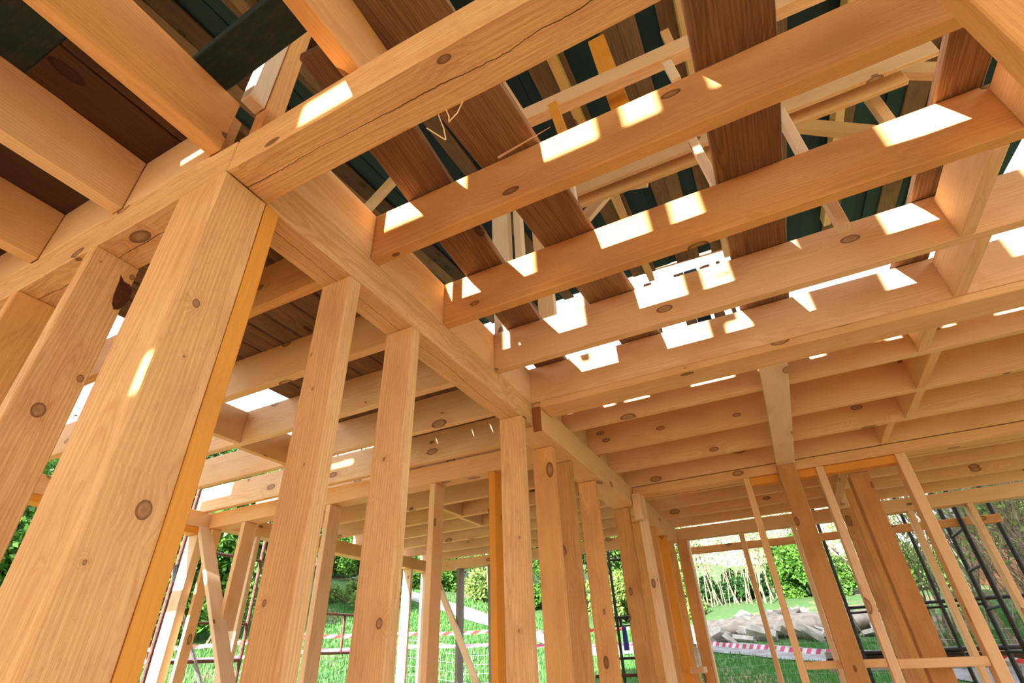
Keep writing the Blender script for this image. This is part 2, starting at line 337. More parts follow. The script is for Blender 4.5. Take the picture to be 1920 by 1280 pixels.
# plank beam under the fourth joist and perpendicular one
thing(bx('support_plank', -0.870, 2.4, 2.137, 2.287, 1.083, PT - 0.001, 'X', MW), 'flat plank beam under the joists crossed by the hanging rib', 'beam')
thing(bx('support_plank', 0.149, 0.264, 2.289, 3.868, 1.083, PT - 0.001, 'Y', MP), 'pale broad rib running back from the flat plank beam to the door wall', 'beam')
thing(bx('header', -0.870, 2.4, 3.87, 3.985, 1.047, PT - 0.006, 'X', MW), 'long door-wall header over the slim studs', 'beam')
for (x0, x1, lb) in ((-0.043, 0.140, 'orange packing rail between the first slim stud and the leaning orange post'), (0.256, 0.373, 'short orange packing rail right of the leaning orange post'), (0.420, 0.828, 'long orange packing rail between the second and third slim studs')):
    thing(bx('packing_rail', x0, x1, 3.885, 3.955, 0.994, 1.045, 'X', MO), lb, 'rail')
thing(bx('top_plate', 0.558, 0.673, 3.99, 5.518, PB, PT - 0.001, 'Y', MW), 'short plate over the cluster of wide orange studs', 'beam')

# ------------------------------------------------------------------ joists
JY = [0.905, 1.327, 1.746, 2.137, 2.572, 3.020, 3.450, 3.872, 4.278, 4.682, 5.088, 5.485]
nm = ['nearest', 'second', 'third', 'fourth', 'fifth', 'sixth', 'seventh', 'eighth', 'ninth', 'tenth', 'eleventh', 'last']
for i, y in enumerate(JY):
    m = MR if i < 2 else MW
    ll = {0: 'nearest room joist, orange rough underside, ending beside the big cracked beam', 1: 'second room joist with two sunlit patches and a knot, parallel to the nearest',
          2: 'third room joist, smooth pink-toned face with three sunlit patches', 3: 'fourth room joist resting on the flat plank beam',
          7: 'eighth room joist just above the door-wall header', 11: 'last room joist against the rear plate'}.get(i, nm[i] + ' joist counted from the front over the right-hand room')
    thing(bx('joist', XB0 + 0.055, 2.4, y, y + T, PT, JT if i != 0 else JT, 'X', m, wav=0.0025 if i < 4 else 0), ll, 'joist', 'joists over the right-hand room')
    x0 = -4.08 if y < 2.6 else -3.98
    thing(bx('joist', x0, XB0 + 0.053, y, y + T, PT, JT, 'X', MW if i else MR, wav=0.002 if i < 3 else 0), nm[i] + ' joist counted from the front, over the left-hand room behind the studs', 'joist', 'joists over the left-hand room')
# blocking above the receding plate
prev = YA1
for i, y in enumerate(JY[:9]):
    y0 = prev if i else YA1
    thing(bx('blocking', XB1 - 0.041, XB1, y0 + 0.002, y - 0.002, PT, JT - 0.006, 'Y', MW), ['large light board closing the gap between the cracked beam and the nearest joist', 'light blocking board between the nearest and second joist ends', 'light blocking board between the second and third joist ends'][i] if i < 3 else nm[i] + ' blocking board from the front along the receding plate', 'blocking', 'blocking boards on the receding plate')
    prev = y + T
# noggins right
for (x, y0, y1, lb) in ((0.868, 0, 1, 'light noggin where the second joist meets the top right corner'), (0.806, 1, 2, 'broad light noggin between second and third joists'), (0.861, 2, 3, 'noggin with dark wane along its lower edge'), (0.806, 3, 4, 'noggin just behind the flat plank beam'), (0.860, 4, 5, 'noggin beside the bright triangular sun fleck'), (0.866, 5, 6, 'noggin beside the small sunlit fleck, sixth bay'), (0.780, 6, 7, 'farthest noggin, close above the door-wall header')):
    thing(bx('noggin', x, x + T, JY[y0] + T + 0.001, JY[y1] - 0.001, PT, JT - 0.02, 'Y', MW), lb, 'noggin', 'noggins over the right-hand room')
for (x, y0, y1, lb) in ((-2.588, 1, 2, 'orange noggin beside the leftmost gap of sky, seen past the big post'), (-2.640, 2, 3, 'noggin left of the first inner stud'), (-2.30, 4, 5, 'noggin just behind the cross-wall plate'), (-2.42, 6, 7, 'noggin between joists deep in the left-hand room'), (-2.45, 7, 8, 'far noggin deep in the left-hand room')):
    thing(bx('noggin', x, x + T, JY[y0] + T + 0.001, JY[y1] - 0.001, PT, JT - 0.01, 'Y', MW), lb, 'noggin', 'noggins over the left-hand room')
# joists over the camera side
for (x, lb, m) in ((-1.020, 'wide golden joist running from top left to the corner post', MR), (-1.425, 'second joist left of the corner post, crossing the left edge', MW), (-0.579, 'short orange joist coming down onto the cracked beam', MR), (-1.851, 'third joist left of the corner post', MW), (-2.26, 'leftmost joist above the left wall plate', MW)):
    thing(bx('joist', x, x + 0.042, -2.55, YA0 if x != -0.579 else YA1, PT, JT, 'Y', m, wav=0.003), lb, 'joist', 'joists over the near room')
xr = [(-1.383, -1.022, 'rim board with a thin sun strip beside the corner post'), (-1.809, -1.427, 'rim board behind the second left joist'), (-2.218, -1.853, 'rim board behind the third left joist')]
for x0, x1, lb in xr: thing(bx('rim_board', x0 + 0.001, x1 - 0.001, YA0, YA0 + T, PT, JT, 'X', MW), lb, 'rim board')
thing(bx('rim_board', -0.975, -0.60, 0.455, 0.495, PT, 1.20, 'X', MP), 'low pale board lying on the cracked beam at the attic post', 'board')
# raking prop near the camera, upper right corner
a = onY(1755, -135, 0.68); b = onY(1995, 70, 0.68)
a = Vector(a); b = Vector(b); d = (b - a).normalized()
a2 = a - d * 0.3; b2 = b + d * 0.45
thing(beam('raking_prop', W(*a2), W(*b2), 0.16, 0.10, (0.2, 1, 0.1), MR), 'blurred golden timber crossing the top right corner', 'prop')

# ------------------------------------------------------------------ posts and studs
def stud(x0, x1, y0, y1, zt, lb, m=None, name='stud', grp=None, wav=0.0, zb=None):
    return thing(bx(name, x0, x1, y0, y1, FL if zb is None else zb, zt - 0.001, 'Z', m or MW, wav=wav), lb, 'post', grp)
def spots_on(x0, x1, y0, y1, zt, picks):
    c = W((x0 + x1) / 2, (y0 + y1) / 2, (FL + zt) / 2); out = []
    for (px, py, face, r) in picks:
        p = W(*(onX(px, py, x1) if face == 'X' else onY(px, py, y0))); out.append((p.z - c.z, p.x - c.x, p.y - c.y, r))
    return out
MBIG = rough_wood('corner_post_pine', knots=0.93, spots=spots_on(-1.077, -0.911, YA0, YA1, PB, [(270, 955, 'X', .020), (368, 568, 'X', .012), (160, 1053, 'X', .005), (345, 668, 'X', .004)]))
MLEFT = rough_wood('left_stud_pine', knots=0.93, spots=spots_on(-1.461, -1.420, YA0, YA1, PB, [(72, 768, 'X', .022), (151, 709, 'X', .012), (248, 519, 'X', .011), (189, 490, 'X', .004)]))
MS2 = rough_wood('first_inner_stud_pine', knots=0.95, spots=spots_on(XB0, XB1, .835, .88, PB, [(496, 1130, 'Y', .009), (584, 664, 'Y', .006), (586, 728, 'Y', .006), (570, 870, 'Y', .005)]))
MS3 = rough_wood('second_inner_stud_pine', knots=0.95, spots=spots_on(XB0, XB1, 1.142, 1.18, PB, [(711, 1168, 'Y', .017), (720, 860, 'Y', .010), (746, 690, 'Y', .005), (711, 1050, 'Y', .006), (743, 634, 'Y', .005)]))
MS4 = rough_wood('joint_stud_pine', knots=0.95, spots=spots_on(XB0, XB1, 1.997, 2.04, PB, [(973, 1182, 'Y', .008), (974, 1007, 'Y', .006)]))
big = stud(-1.077, -0.911, YA0, YA1, PB, 'massive corner post filling the lower left foreground', MBIG, 'corner_post', wav=0.004)
stud(-1.075, -0.911, YA1 + 0.002, YA1 + 0.041, PB, 'deep orange board fixed against the right side of the corner post', MO, 'corner_board', wav=0.003)
ls = stud(-1.461, -1.420, YA0, YA1, PB, 'left stud with large dark knots and a resin stain at its top', MLEFT, wav=0.003)
stud(-1.855, -1.814, YA0, YA1, PB, 'stud at the left edge of the frame with two nail holes', MR, wav=0.003)
stud(-2.26, -2.22, YA0, YA1, PB, 'outermost left wall stud', MW)
bm = bmesh.new(); pts = []
for (px, py) in ((226, 515), (232, 528), (243, 534), (248, 545), (243, 560), (234, 572), (222, 580), (213, 580), (210, 570), (212, 556), (218, 540), (224, 526)):
    pts.append(W(*onX(px, py, -1.4193)))
lo = [bm.verts.new(p) for p in pts]; hi = [bm.verts.new(p + Vector((0.003, 0, 0))) for p in pts]
bm.faces.new(hi); bm.faces.new(lo[::-1])
for i in range(len(pts)): bm.faces.new((lo[i], lo[(i + 1) % len(pts)], hi[(i + 1) % len(pts)], hi[i]))
rp_ = bm_obj('resin_patch', bm, plain('dark_resin', (0.10, 0.018, 0.006), 0.5, c2=(0.05, 0.012, 0.006), scale=60)); rp_.parent = ls; rp_.matrix_parent_inverse = ls.matrix_world.inverted(); rp_['label'] = 'dark red resin and bark patch'
bpy.context.view_layer.update()
SB = [(0.835, 'first inner stud right of the corner post, sun strip on its left edge'), (1.142, 'second inner stud right of the corner post'), (1.997, 'stud under the joint of the receding plates'),
      (2.37, 'slim stud right behind the joint of the plates'), (2.637, 'broad orange-toned stud in the middle of the inner row'), (3.07, 'grainy stud near the far end of the inner row'), (3.846, 'dark-stained bowed stud at the end of the inner row'),
      (4.352, 'stud just beyond the header support post'), (4.625, 'narrow-looking stud deep in the inner row'), (5.045, 'orange stud deep in the inner row'), (5.39, 'last stud of the inner row before the back wall')]
for y, lb in SB:
    stud(XB0 + 0.001, XB1 - 0.001 + (0.02 if y > 4 else 0), y, y + (0.046 if y < 2.2 else T), PB if y < 2.1 else PB - 0.031, lb, ({0.835: MS2, 1.142: MS3, 1.997: MS4, 2.637: MA, 3.846: MA}.get(y) or (MO if 5.0 < y < 5.1 else MR)), wav=0.002)
stud(-0.857, -0.797, 3.872, 3.93, 1.047, 'post carrying the left end of the door-wall header', MW)
thing(bx('packing_block', -0.868, -0.81, 3.80, 3.868, 0.86, 1.05, 'Z', MW), 'short notched block beside the header support post', 'block')
stud(-0.889, -0.797, 5.522, 5.60, PB, 'corner post left of the big rear opening', MR)
thing(bx('window_board', -0.795, -0.775, 5.53, 5.62, FL, PB - 0.001, 'Z', MP), 'pale edge board lining the big rear opening', 'board')
# cross wall studs
for x, lb in ((-3.586, 'stub stud cut off on the diagonal brace'), (-2.741, 'cross-wall stud between the first and second inner studs'), (-1.871, 'cross-wall stud right of the second inner stud'), (-1.443, 'orange cross-wall stud touching the joint stud')):
    stud(x, x + T, 2.639, 2.750, PB, lb, MO if x == -1.443 else MW, zb=0.28 if x == -3.586 else None)
stud(-3.955, -3.925, 2.655, 2.735, PB, 'slim corner stud of the cross wall', MW)
stud(-4.08, -3.965, 2.57, 2.636, 0.949, 'bright white-faced stud at the left outer wall', MP)
a = onY(383, 985, 2.62); b = onY(432, 1330, 2.62)
thing(beam('diagonal_brace', W(*a), W(*b), 0.05, 0.165, (0, 1, 0), MP), 'diagonal brace crossing the left outer opening', 'brace')
stud(-3.98, -3.866, 3.02, 3.06, PB, 'outer wall stud behind the stub stud', MP)
stud(-3.98, -3.866, 5.17, 5.21, PB, 'white outer stud left of the pale rear corner stud', MP)
stud(-3.978, -3.87, 5.522, 5.562, PB, 'pale rear corner stud of the left-hand room', MP)
stud(-3.466, -3.426, 5.522, 5.633, PB, 'rear wall stud crossed by the white diagonal brace', MG)
stud(-3.05, -3.01, 5.522, 5.633, PB, 'grey rear stud beside the orange cross-wall stud', MG)
a = onY(822, 1095, 5.5); b = onY(905, 1310, 5.5)
thing(beam('diagonal_brace', W(*a), W(*b), 0.10, 0.05, (0, 1, 0), MP), 'white diagonal brace in the rear opening', 'brace')
# door wall studs
stud(-0.083, -0.043, 3.871, 3.985, 1.047, 'first slim stud of the door wall from the left', MW, wav=0.003)
stud(0.373, 0.420, 3.871, 3.985, 1.047, 'second slim stud of the door wall, right of the wide orange post', MW)
stud(0.828, 0.885, 3.871, 3.985, 1.047, 'right slim stud of the door wall with a sun patch low down', MW)
stud(0.145, 0.257, 3.825, 3.868, 1.083, 'wide orange post under the far end of the pale rib', MA, wav=0.003)
thing(bx('noggin', -0.042, 0.372, 3.88, 3.95, -0.082, -0.042, 'X', MW), 'low rail crossing behind the wide orange post', 'rail')
thing(bx('noggin', 0.421, 0.827, 3.88, 3.95, -0.092, -0.047, 'X', MW), 'low rail to the right slim stud', 'rail')
for (x0, x1, y, m, lb) in ((0.560, 0.672, 3.992, MA, 'wide orange stud, nearest of the cluster'), (0.559, 0.671, 4.09, MA, 'second stud of the orange cluster'), (0.559, 0.671, 4.43, MR, 'third stud of the cluster with long dark bark marks'), (0.559, 0.671, 5.095, MA, 'farthest narrow-looking stud of the cluster')):
    stud(x0, x1, y, y + T, PB, lb, m, wav=0.003)
for x, lb in ((-0.295, 'slim stud inside the big rear opening'), (0.165, 'rear stud just left of the wide orange post'), (1.090, 'grey-sided rear stud behind the right slim stud'), (1.510, 'rear stud at the right, in front of the black scaffold')):
    stud(x, x + T, 5.522, 5.633, PB, lb, MW)
for k_, (xa, xb, ya_, yb_, zt_) in enumerate(((2.30, 2.40, 2.15, 2.27, 1.081), (2.28, 2.40, YA0, YA1, PB - 0.001), (2.30, 2.40, 3.875, 3.98, 1.045), (2.30, 2.40, 5.525, 5.63, PB - 0.001))):
    tag(bx('trim_%d' % (k_ + 1), xa, xb, ya_, yb_, FL, zt_, 'Z', MW), 'plain support post of the right side wall', 'post', kind='structure')
# ledger board outside
a = onY(1286, 1030, 5.8); b = onY(1871, 968, 5.8)
thing(beam('ledger_board', W(a[0], 5.8, 0.93), W(1.76, 5.8, 0.90), 0.05, 0.10, (0, 0, 1), MA), 'brown ledger board outside across the rear openings', 'board')

# ------------------------------------------------------------------ walkway planks
def plank(p, q, w, z0, th, lb, m=MB, name='walkway_plank', cat='plank', grp=None):
    a = W(p[0], p[1], z0 + th / 2); b = W(q[0], q[1], z0 + th / 2)
    return thing(beam(name, a, b, w * S, th * S, (0, 0, 1), m, wav=0.004), lb, cat, grp)
k = JT / 1.28
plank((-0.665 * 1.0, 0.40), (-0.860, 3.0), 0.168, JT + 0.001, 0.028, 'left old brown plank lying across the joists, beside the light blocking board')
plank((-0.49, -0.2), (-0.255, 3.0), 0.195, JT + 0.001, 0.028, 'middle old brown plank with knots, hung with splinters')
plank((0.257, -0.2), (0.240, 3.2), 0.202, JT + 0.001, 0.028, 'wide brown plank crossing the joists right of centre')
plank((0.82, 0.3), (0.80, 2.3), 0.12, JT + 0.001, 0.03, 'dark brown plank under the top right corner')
# splinters hanging from the cracked beam and the middle plank
for i, (p, q, r) in enumerate((((800, 240), (835, 262), .3), ((822, 215), (836, 262), .3), ((836, 205), (842, 229), .3), ((868, 190), (842, 228), .3))):
    pa = onZ(*p, 0.998); pm = onZ((p[0] + q[0]) / 2 + 3, (p[1] + q[1]) / 2 + 2, 0.985); pb = onZ(*q, 0.965)
    tag(pipe('wood_splinter', [W(*pa), W(*pm), W(*pb)], 0.0022, SPL, n=5), 'thin curled splinter hanging under the cracked beam', 'splinter', 'splinters under the cracked beam')
pa = onY(935, 295, 0.88); pb = onY(1032, 238, 0.80)
bm = bmesh.new(); tube_geo(bm, W(*pa), W(*pb), 0.006, 6, 0.001); tag(bm_obj('wood_splinter', bm, SPL), 'long pale splinter sticking up from the nearest joist', 'splinter')

# floor boards over left-hand room (dark brown)
x = -1.045; n = 0
ws = [0.10, 0.12, 0.15, 0.13, 0.155, 0.12, 0.14, 0.125, 0.16]
random.seed(3)
while n < 9:
    w = ws[n]
    if x - w < -2.37: w = x + 2.36
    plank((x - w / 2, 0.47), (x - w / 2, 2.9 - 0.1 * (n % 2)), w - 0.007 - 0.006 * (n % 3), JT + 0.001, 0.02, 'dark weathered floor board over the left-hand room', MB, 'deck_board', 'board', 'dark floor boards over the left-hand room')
    x -= w; n += 1
    if x < -2.355: break
# deck over the far part of the right-hand room
x = -0.90; i = 0; random.seed(9)
while x < 2.35:
    w = 0.13 + 0.05 * random.random(); gap = 0.022 if i in (3, 8, 11) else 0.002
    plank((x + w / 2, 2.25 if i % 2 else 2.34), (x + w / 2, 5.6), w - gap, JT + 0.001, 0.018, 'light deck board laid over the far joists', MW, 'deck_board', 'board', 'light deck boards over the far joists')
    x += w; i += 1
x = -1.0
while x > -3.9:
    w = 0.15
    plank((x - w / 2, 2.95 if x > -2.3 else 3.1), (x - w / 2, 5.6), w - 0.002, JT + 0.001, 0.018, 'deck board over the rear left room', MG, 'deck_board', 'board', 'deck boards over the rear left room')
    x -= w
# boards above the near room joists
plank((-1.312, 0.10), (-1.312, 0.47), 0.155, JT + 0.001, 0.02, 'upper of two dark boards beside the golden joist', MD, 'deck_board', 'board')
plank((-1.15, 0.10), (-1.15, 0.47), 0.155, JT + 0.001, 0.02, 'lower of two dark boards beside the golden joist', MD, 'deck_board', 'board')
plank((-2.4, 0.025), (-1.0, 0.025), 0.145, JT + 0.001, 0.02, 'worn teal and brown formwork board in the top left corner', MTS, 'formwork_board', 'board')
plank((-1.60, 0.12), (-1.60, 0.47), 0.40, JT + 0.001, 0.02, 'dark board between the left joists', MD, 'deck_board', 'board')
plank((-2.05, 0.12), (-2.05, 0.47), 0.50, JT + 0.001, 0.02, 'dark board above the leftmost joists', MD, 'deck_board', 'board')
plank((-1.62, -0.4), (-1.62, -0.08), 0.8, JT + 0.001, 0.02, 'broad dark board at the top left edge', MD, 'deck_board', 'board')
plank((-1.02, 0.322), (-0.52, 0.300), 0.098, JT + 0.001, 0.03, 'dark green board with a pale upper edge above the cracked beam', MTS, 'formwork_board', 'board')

# ------------------------------------------------------------------ attic
def att(name, p, q, y, w, h, lb, m=MW, y2=None, cat='brace', ext=0.0):
    a = Vector(onY(*p, y)); b = Vector(onY(*q, y if y2 is None else y2))
    d = (b - a); a2 = a - d * ext; b2 = b + d * ext
    return thing(beam(name, W(*a2), W(*b2), w, h, (0, 1, 0.01), m), lb, cat)
# double posts beside golden joist
thing(bx('attic_post', -0.967, -0.927, 0.400, 0.447, PT + 0.19, 2.9, 'Z', MP), 'white sunlit front board of the attic post above the corner', 'post')
thing(bx('attic_post', -0.965, -0.922, 0.449, 0.500, PT + 0.08, 2.9, 'Z', MR), 'rear board of the attic post above the corner', 'post')
# purlin
thing(beam('attic_purlin', W(-0.75, 1.25, 2.03), W(1.3, 1.25, 1.925), 0.05 * S, 0.125, (0, 0, 1), MW), 'nearest attic tie beam with saw cuts, above the nearest joist', 'beam')
for (y, z0, z1, lb) in ((2.0, 2.305, 2.42, 'front board of the double attic tie'), (2.075, 2.28, 2.40, 'back board of the double attic tie')):
    thing(beam('attic_tie', W(-0.62, y + 0.015, (z0 + z1) / 2), W(1.28 if y == 2.0 else 1.16, y + 0.015, (z0 + z1) / 2 - 0.02), 0.04, (z1 - z0) * S, (0, 0, 1), MW), lb, 'tie')
a = onY(991, 166, 1.9); b = onY(1150, 95, 1.9)
for dy, lb in ((0, 'short pale attic tie behind the saw-cut beam'), (0.07, 'second short pale attic tie behind the saw-cut beam')):
    thing(beam('attic_tie', W(a[0], 1.9 + dy, a[2] + .06), W(b[0], 1.9 + dy, b[2] + .06), 0.04, 0.15, (0, 0, 1), MP), lb, 'tie')
att('attic_brace', (688, 392), (815, 255), 1.9, 0.13, 0.06, 'pale diagonal attic brace beside the left walkway plank', MW, ext=0.3)
att('attic_brace', (948, 232), (1045, 138), 2.0, 0.12, 0.06, 'diagonal attic brace left of the orange rafter', MW, ext=0.25)
att('attic_brace', (1088, 420), (1135, 365), 2.3, 0.12, 0.06, 'diagonal attic brace over the second joist', MW, ext=0.4)
att('attic_brace', (1476, 234), (1640, 250), 2.6, 0.13, 0.07, 'nearly level attic brace right of the wide plank', MW, ext=0.2)
att('attic_brace', (1650, 132), (1770, 134), 2.2, 0.12, 0.07, 'short level attic brace near the top right corner', MW, ext=0.2)
att('attic_strut', (1464, 216), (1580, 424), 1.56, 0.05, 0.07, 'white sunlit strut slanting behind the second joist', MP, ext=0.02, cat='strut')
att('attic_strut', (1297, 262), (1345, 352), 1.40, 0.045, 0.06, 'white strut beside the wide plank', MP, ext=0.1, cat='strut')
att('attic_strut', (940, 150), (987, 225), 1.30, 0.04, 0.05, 'slim slanting attic strut left of the saw-cut beam', MW, ext=0.05, cat='strut')
att('attic_strut', (1036, 195), (1060, 262), 1.22, 0.06, 0.03, 'short stub hanging under the saw-cut beam with a bright fleck', MO, cat='strut')
att('attic_strut', (1250, 118), (1268, 150), 1.22, 0.05, 0.03, 'small cleat on the saw-cut beam', MP, cat='strut')
def apost(px0, px1, py, y, lb, m=MP, zt=2.6, zb=JT, d=0.05):
    a = onY(px0, py, y); b = onY(px1, py, y)
    thing(bx('attic_post', a[0], b[0], y, y + d, zb, zt, 'Z', m), lb, 'post')
apost(923, 953, 450, 1.75, 'broad white attic post between the two walkway planks')
apost(964, 977, 450, 1.755, 'narrow white attic post beside the broad one')
apost(1009, 1038, 575, 2.14, 'attic post seen under the second joist near the middle plank', MW)
apost(1064, 1080, 380, 1.75, 'sunlit attic post behind the second joist')
apost(1710, 1740, 300, 2.2, 'attic post near the top right corner', MW)
for i_, (px, py, qx, qy, y_, lb_) in enumerate(((1118, 75, 1165, 205, 1.36, 'orange-brown board crossing behind the saw-cut beam'), (1246, 60, 1262, 95, 1.5, 'short pale stub left of the wide plank'), (1352, 290, 1395, 372, 1.5, 'pale strut hidden beside the wide plank'), (1108, 372, 1180, 340, 2.5, 'pale low tie behind the double attic tie'), (1146, 340, 1168, 400, 2.45, 'upright attic cripple under the double tie'), (1172, 352, 1215, 345, 2.5, 'tiny tie end behind the double attic tie'))):
    att('attic_strut', (px, py), (qx, qy), y_, 0.06 if i_ else 0.12, 0.04, lb_, MW if i_ else MO, cat='strut')
# rafters under the deck
def zroof(y): return 3.05 + 0.105 * y
YR0, YR1 = -2.9, 4.45
for (x, lb, m) in ((-2.6, 'far left roof rafter', MW), (-1.75, 'reddish roof rafter above the left joists', MB), (-1.12, 'reddish rafter beside the golden joist', MB), (-0.42, 'orange rafter crossing above the saw-cut beam', MR), (0.35, 'rafter above the wide plank', MW), (1.25, 'pale rafter near the top right corner', MW), (2.0, 'rightmost rafter under the roof', MW)):
    thing(beam('rafter', W(x, YR0, zroof(YR0) - 0.075), W(x, YR1, zroof(YR1) - 0.075), 0.09, 0.15, (0, 0, 1), m), lb, 'rafter')
x = -3.3; i = 0; pat = 'TTBBTTBTBBTTBBTTBTTBTTTBBTTBBTBBBTTBTTTBTTTBTT'
while x < 2.7:
    w = 0.105 + 0.03 * random.random(); t = pat[i % len(pat)]
    y1 = YR1 if x < 0.75 else 5.1
    ov = 0.0 if t == 'T' else 0.008 * (i % 2)
    mat = MT if t == 'T' else (MD if i % 4 == 1 else MB)
    thing(beam('roof_board', W(x + w / 2, YR0 - 0.1, zroof(YR0 - 0.1) + ov + (0.02 + 0.006 * (i % 3) if t == 'T' else 0.0)), W(x + w / 2, y1, zroof(y1) + ov + (0.02 + 0.006 * (i % 3) if t == 'T' else 0.0)), (w + (0.05 if t == 'T' else (0.03 if ov else 0.0))) * S, 0.012 if t == 'T' else 0.03, (0, 0, 1), mat),
          'dark teal roof board under the attic roof' if t == 'T' else 'brown roof board among the teal ones', 'roof board', 'dark teal roof boards' if t == 'T' else 'brown roof boards')
    x += w; i += 1
# attic far end frame
a = onY(1165, 518, 4.5); b = onY(1262, 496, 4.5)
thing(beam('attic_rail', W(-0.75, 4.5, a[2]), W(0.9, 4.5, b[2]), 0.05, 0.12, (0, 0, 1), MW), 'low attic rail with sky below it between the second and third joists', 'rail')
for (p0, p1, py, lb, m) in ((1203, 1218, 520, 'dark stud against the sky, left one', MB), (1258, 1278, 500, 'brown stud against the sky beside two dark boards', MB), (1277, 1303, 495, 'dark board against the sky, left of the slit', MT), (1306, 1326, 485, 'dark board against the sky, right of the slit', MB), (1336, 1344, 475, 'thin post against the sky beside the wide plank', MB)):
    a = onY(p0, py, 4.6); b = onY(p1, py, 4.6)
    thing(bx('attic_stud', a[0], b[0], 4.6, 4.63, JT, zroof(4.45) - 0.02, 'Z', m), lb, 'stud')

# ------------------------------------------------------------------ scaffolding, right (black)
def scaffold(name, label, mat, verts, hors, r=0.024):
    root = empty(name, verts[0][0]); tag(root, label, 'scaffold')
    for a, b in verts:
        o = pipe('standard', [a, b], r, mat); o.parent = root; o.matrix_parent_inverse = root.matrix_world.inverted()
    for a, b, rr in hors:
        o = pipe('rail', [a, b], rr, mat); o.parent = root; o.matrix_parent_inverse = root.matrix_world.inverted()
    return root
G = -0.95
def gz(x, y): return hgt(x, y) - 0.02
yS = 6.2
scaffold('scaffolding', 'black tube scaffold frame outside behind the door-wall posts', BLK,
    [(W(0.435, yS, gz(0.4, yS)), W(0.435, yS, 1.6)), (W(1.162, yS, gz(1.1, yS)), W(1.162, yS, 1.35))],
    [(W(0.435, yS, .341), W(1.162, yS, .341), .02), (W(0.435, yS, .299), W(1.162, yS, .299), .014), (W(0.435, yS, -0.018), W(1.162, yS, -0.02), .024), (W(0.435, yS, -0.045), W(1.162, yS, -0.045), .018)])
verts = [(W(1.47, yS, gz(1.4, yS)), W(1.47, yS, 1.6)), (W(1.47, 5.75, gz(1.4, 5.75)), W(1.47, 5.75, 1.6)), (W(1.785, 6.0, gz(1.7, 6)), W(1.785, 6.0, 1.6))]
hors = [(W(1.47, yS, z), W(1.47, 5.75, z), .02) for z in (.85, .56, .26, -0.05)] + [(W(1.17, yS, .343), W(2.4, yS, .343), .024), (W(1.17, yS, .30), W(1.47, yS, .30), .016), (W(1.17, yS, -.02), W(2.4, yS, -.035), .026)]
scaffold('scaffolding', 'black ladder-like scaffold tower at the right edge', BLK, verts, hors, 0.03)
scaffold('scaffolding', 'black scaffold frame seen between inner studs with a blue cloth', BLK,
    [(W(-1.645, yS, gz(-1.6, yS)), W(-1.645, yS, 0.409)), (W(-1.80, yS, gz(-1.8, yS)), W(-1.80, yS, 1.3)), (W(-1.76, yS, 0.41), W(-1.76, yS, 0.32))],
    [(W(-2.0, yS, .41), W(-1.60, yS, .409), .02), (W(-2.0, yS, .325), W(-1.62, yS, .325), .012), (W(-2.0, yS, .026), W(-1.58, yS, .026), .02), (W(-1.8, yS, 1.0), W(-1.2, yS, .98), .02)])
bm = bmesh.new(); c = W(-1.74, yS + 0.02, 0.21)
for i in range(5):
    tube_geo(bm, c + Vector((0.012 * i - 0.02, 0, 0.16)), c + Vector((0.014 * i - 0.025, 0.01 * (i % 2), -0.17)), 0.014, 6, 0.02)
tag(bm_obj('blue_cloth', bm, CLOTH), 'blue cloth hanging from the black scaffold rail', 'cloth')
thing(bx('scaffold_board', -2.1, -1.5, 6.15, 6.3, -0.14, -0.11, 'X', MD), 'dark scaffold board low between the inner studs', 'board')
# scaffolding, left (rusty red)
xL = -4.6
scaffold('scaffolding', 'rusty red scaffold frame outside the left wall by the white-faced stud', RED,
    [(W(xL, 2.878, gz(xL, 2.9)), W(xL, 2.878, 1.5)), (W(xL, 3.70, gz(xL, 3.7)), W(xL, 3.70, 1.7))],
    [(W(xL, 2.878, .97), W(xL, 3.70, .97), .02), (W(xL, 2.878, .62), W(xL, 3.0, .62), .02), (W(xL, 2.878, .407), W(xL, 3.70, .423), .018), (W(xL, 2.878, .127), W(xL, 3.70, .14), .022)], 0.026)
scaffold('scaffolding', 'rusty red guard frame between the two nearest inner studs', RED,
    [(W(xL, 4.45, gz(xL, 4.4)), W(xL, 4.45, 1.2)), (W(xL, 4.97, .19), W(xL, 4.97, .565)), (W(xL, 5.4, gz(xL, 5.4)), W(xL, 5.4, 1.2))],
    [(W(xL, 4.45, .562), W(xL, 5.4, .567), .02), (W(xL, 4.45, .189), W(xL, 5.4, .2), .022)], 0.024)
tag(pipe('steel_prop', [W(xL, 2.85, .80), W(xL, 3.05, .45), W(xL, 3.42, -0.1)], 0.028, GAL), 'grey galvanised tube slanting behind the white-faced stud', 'tube')
tag(pipe('tube_coupler', [W(xL + 0.02, 2.86, .83), W(xL + 0.02, 2.90, .70)], 0.045, BLK), 'dark coupler on the rusty scaffold standard', 'coupler')

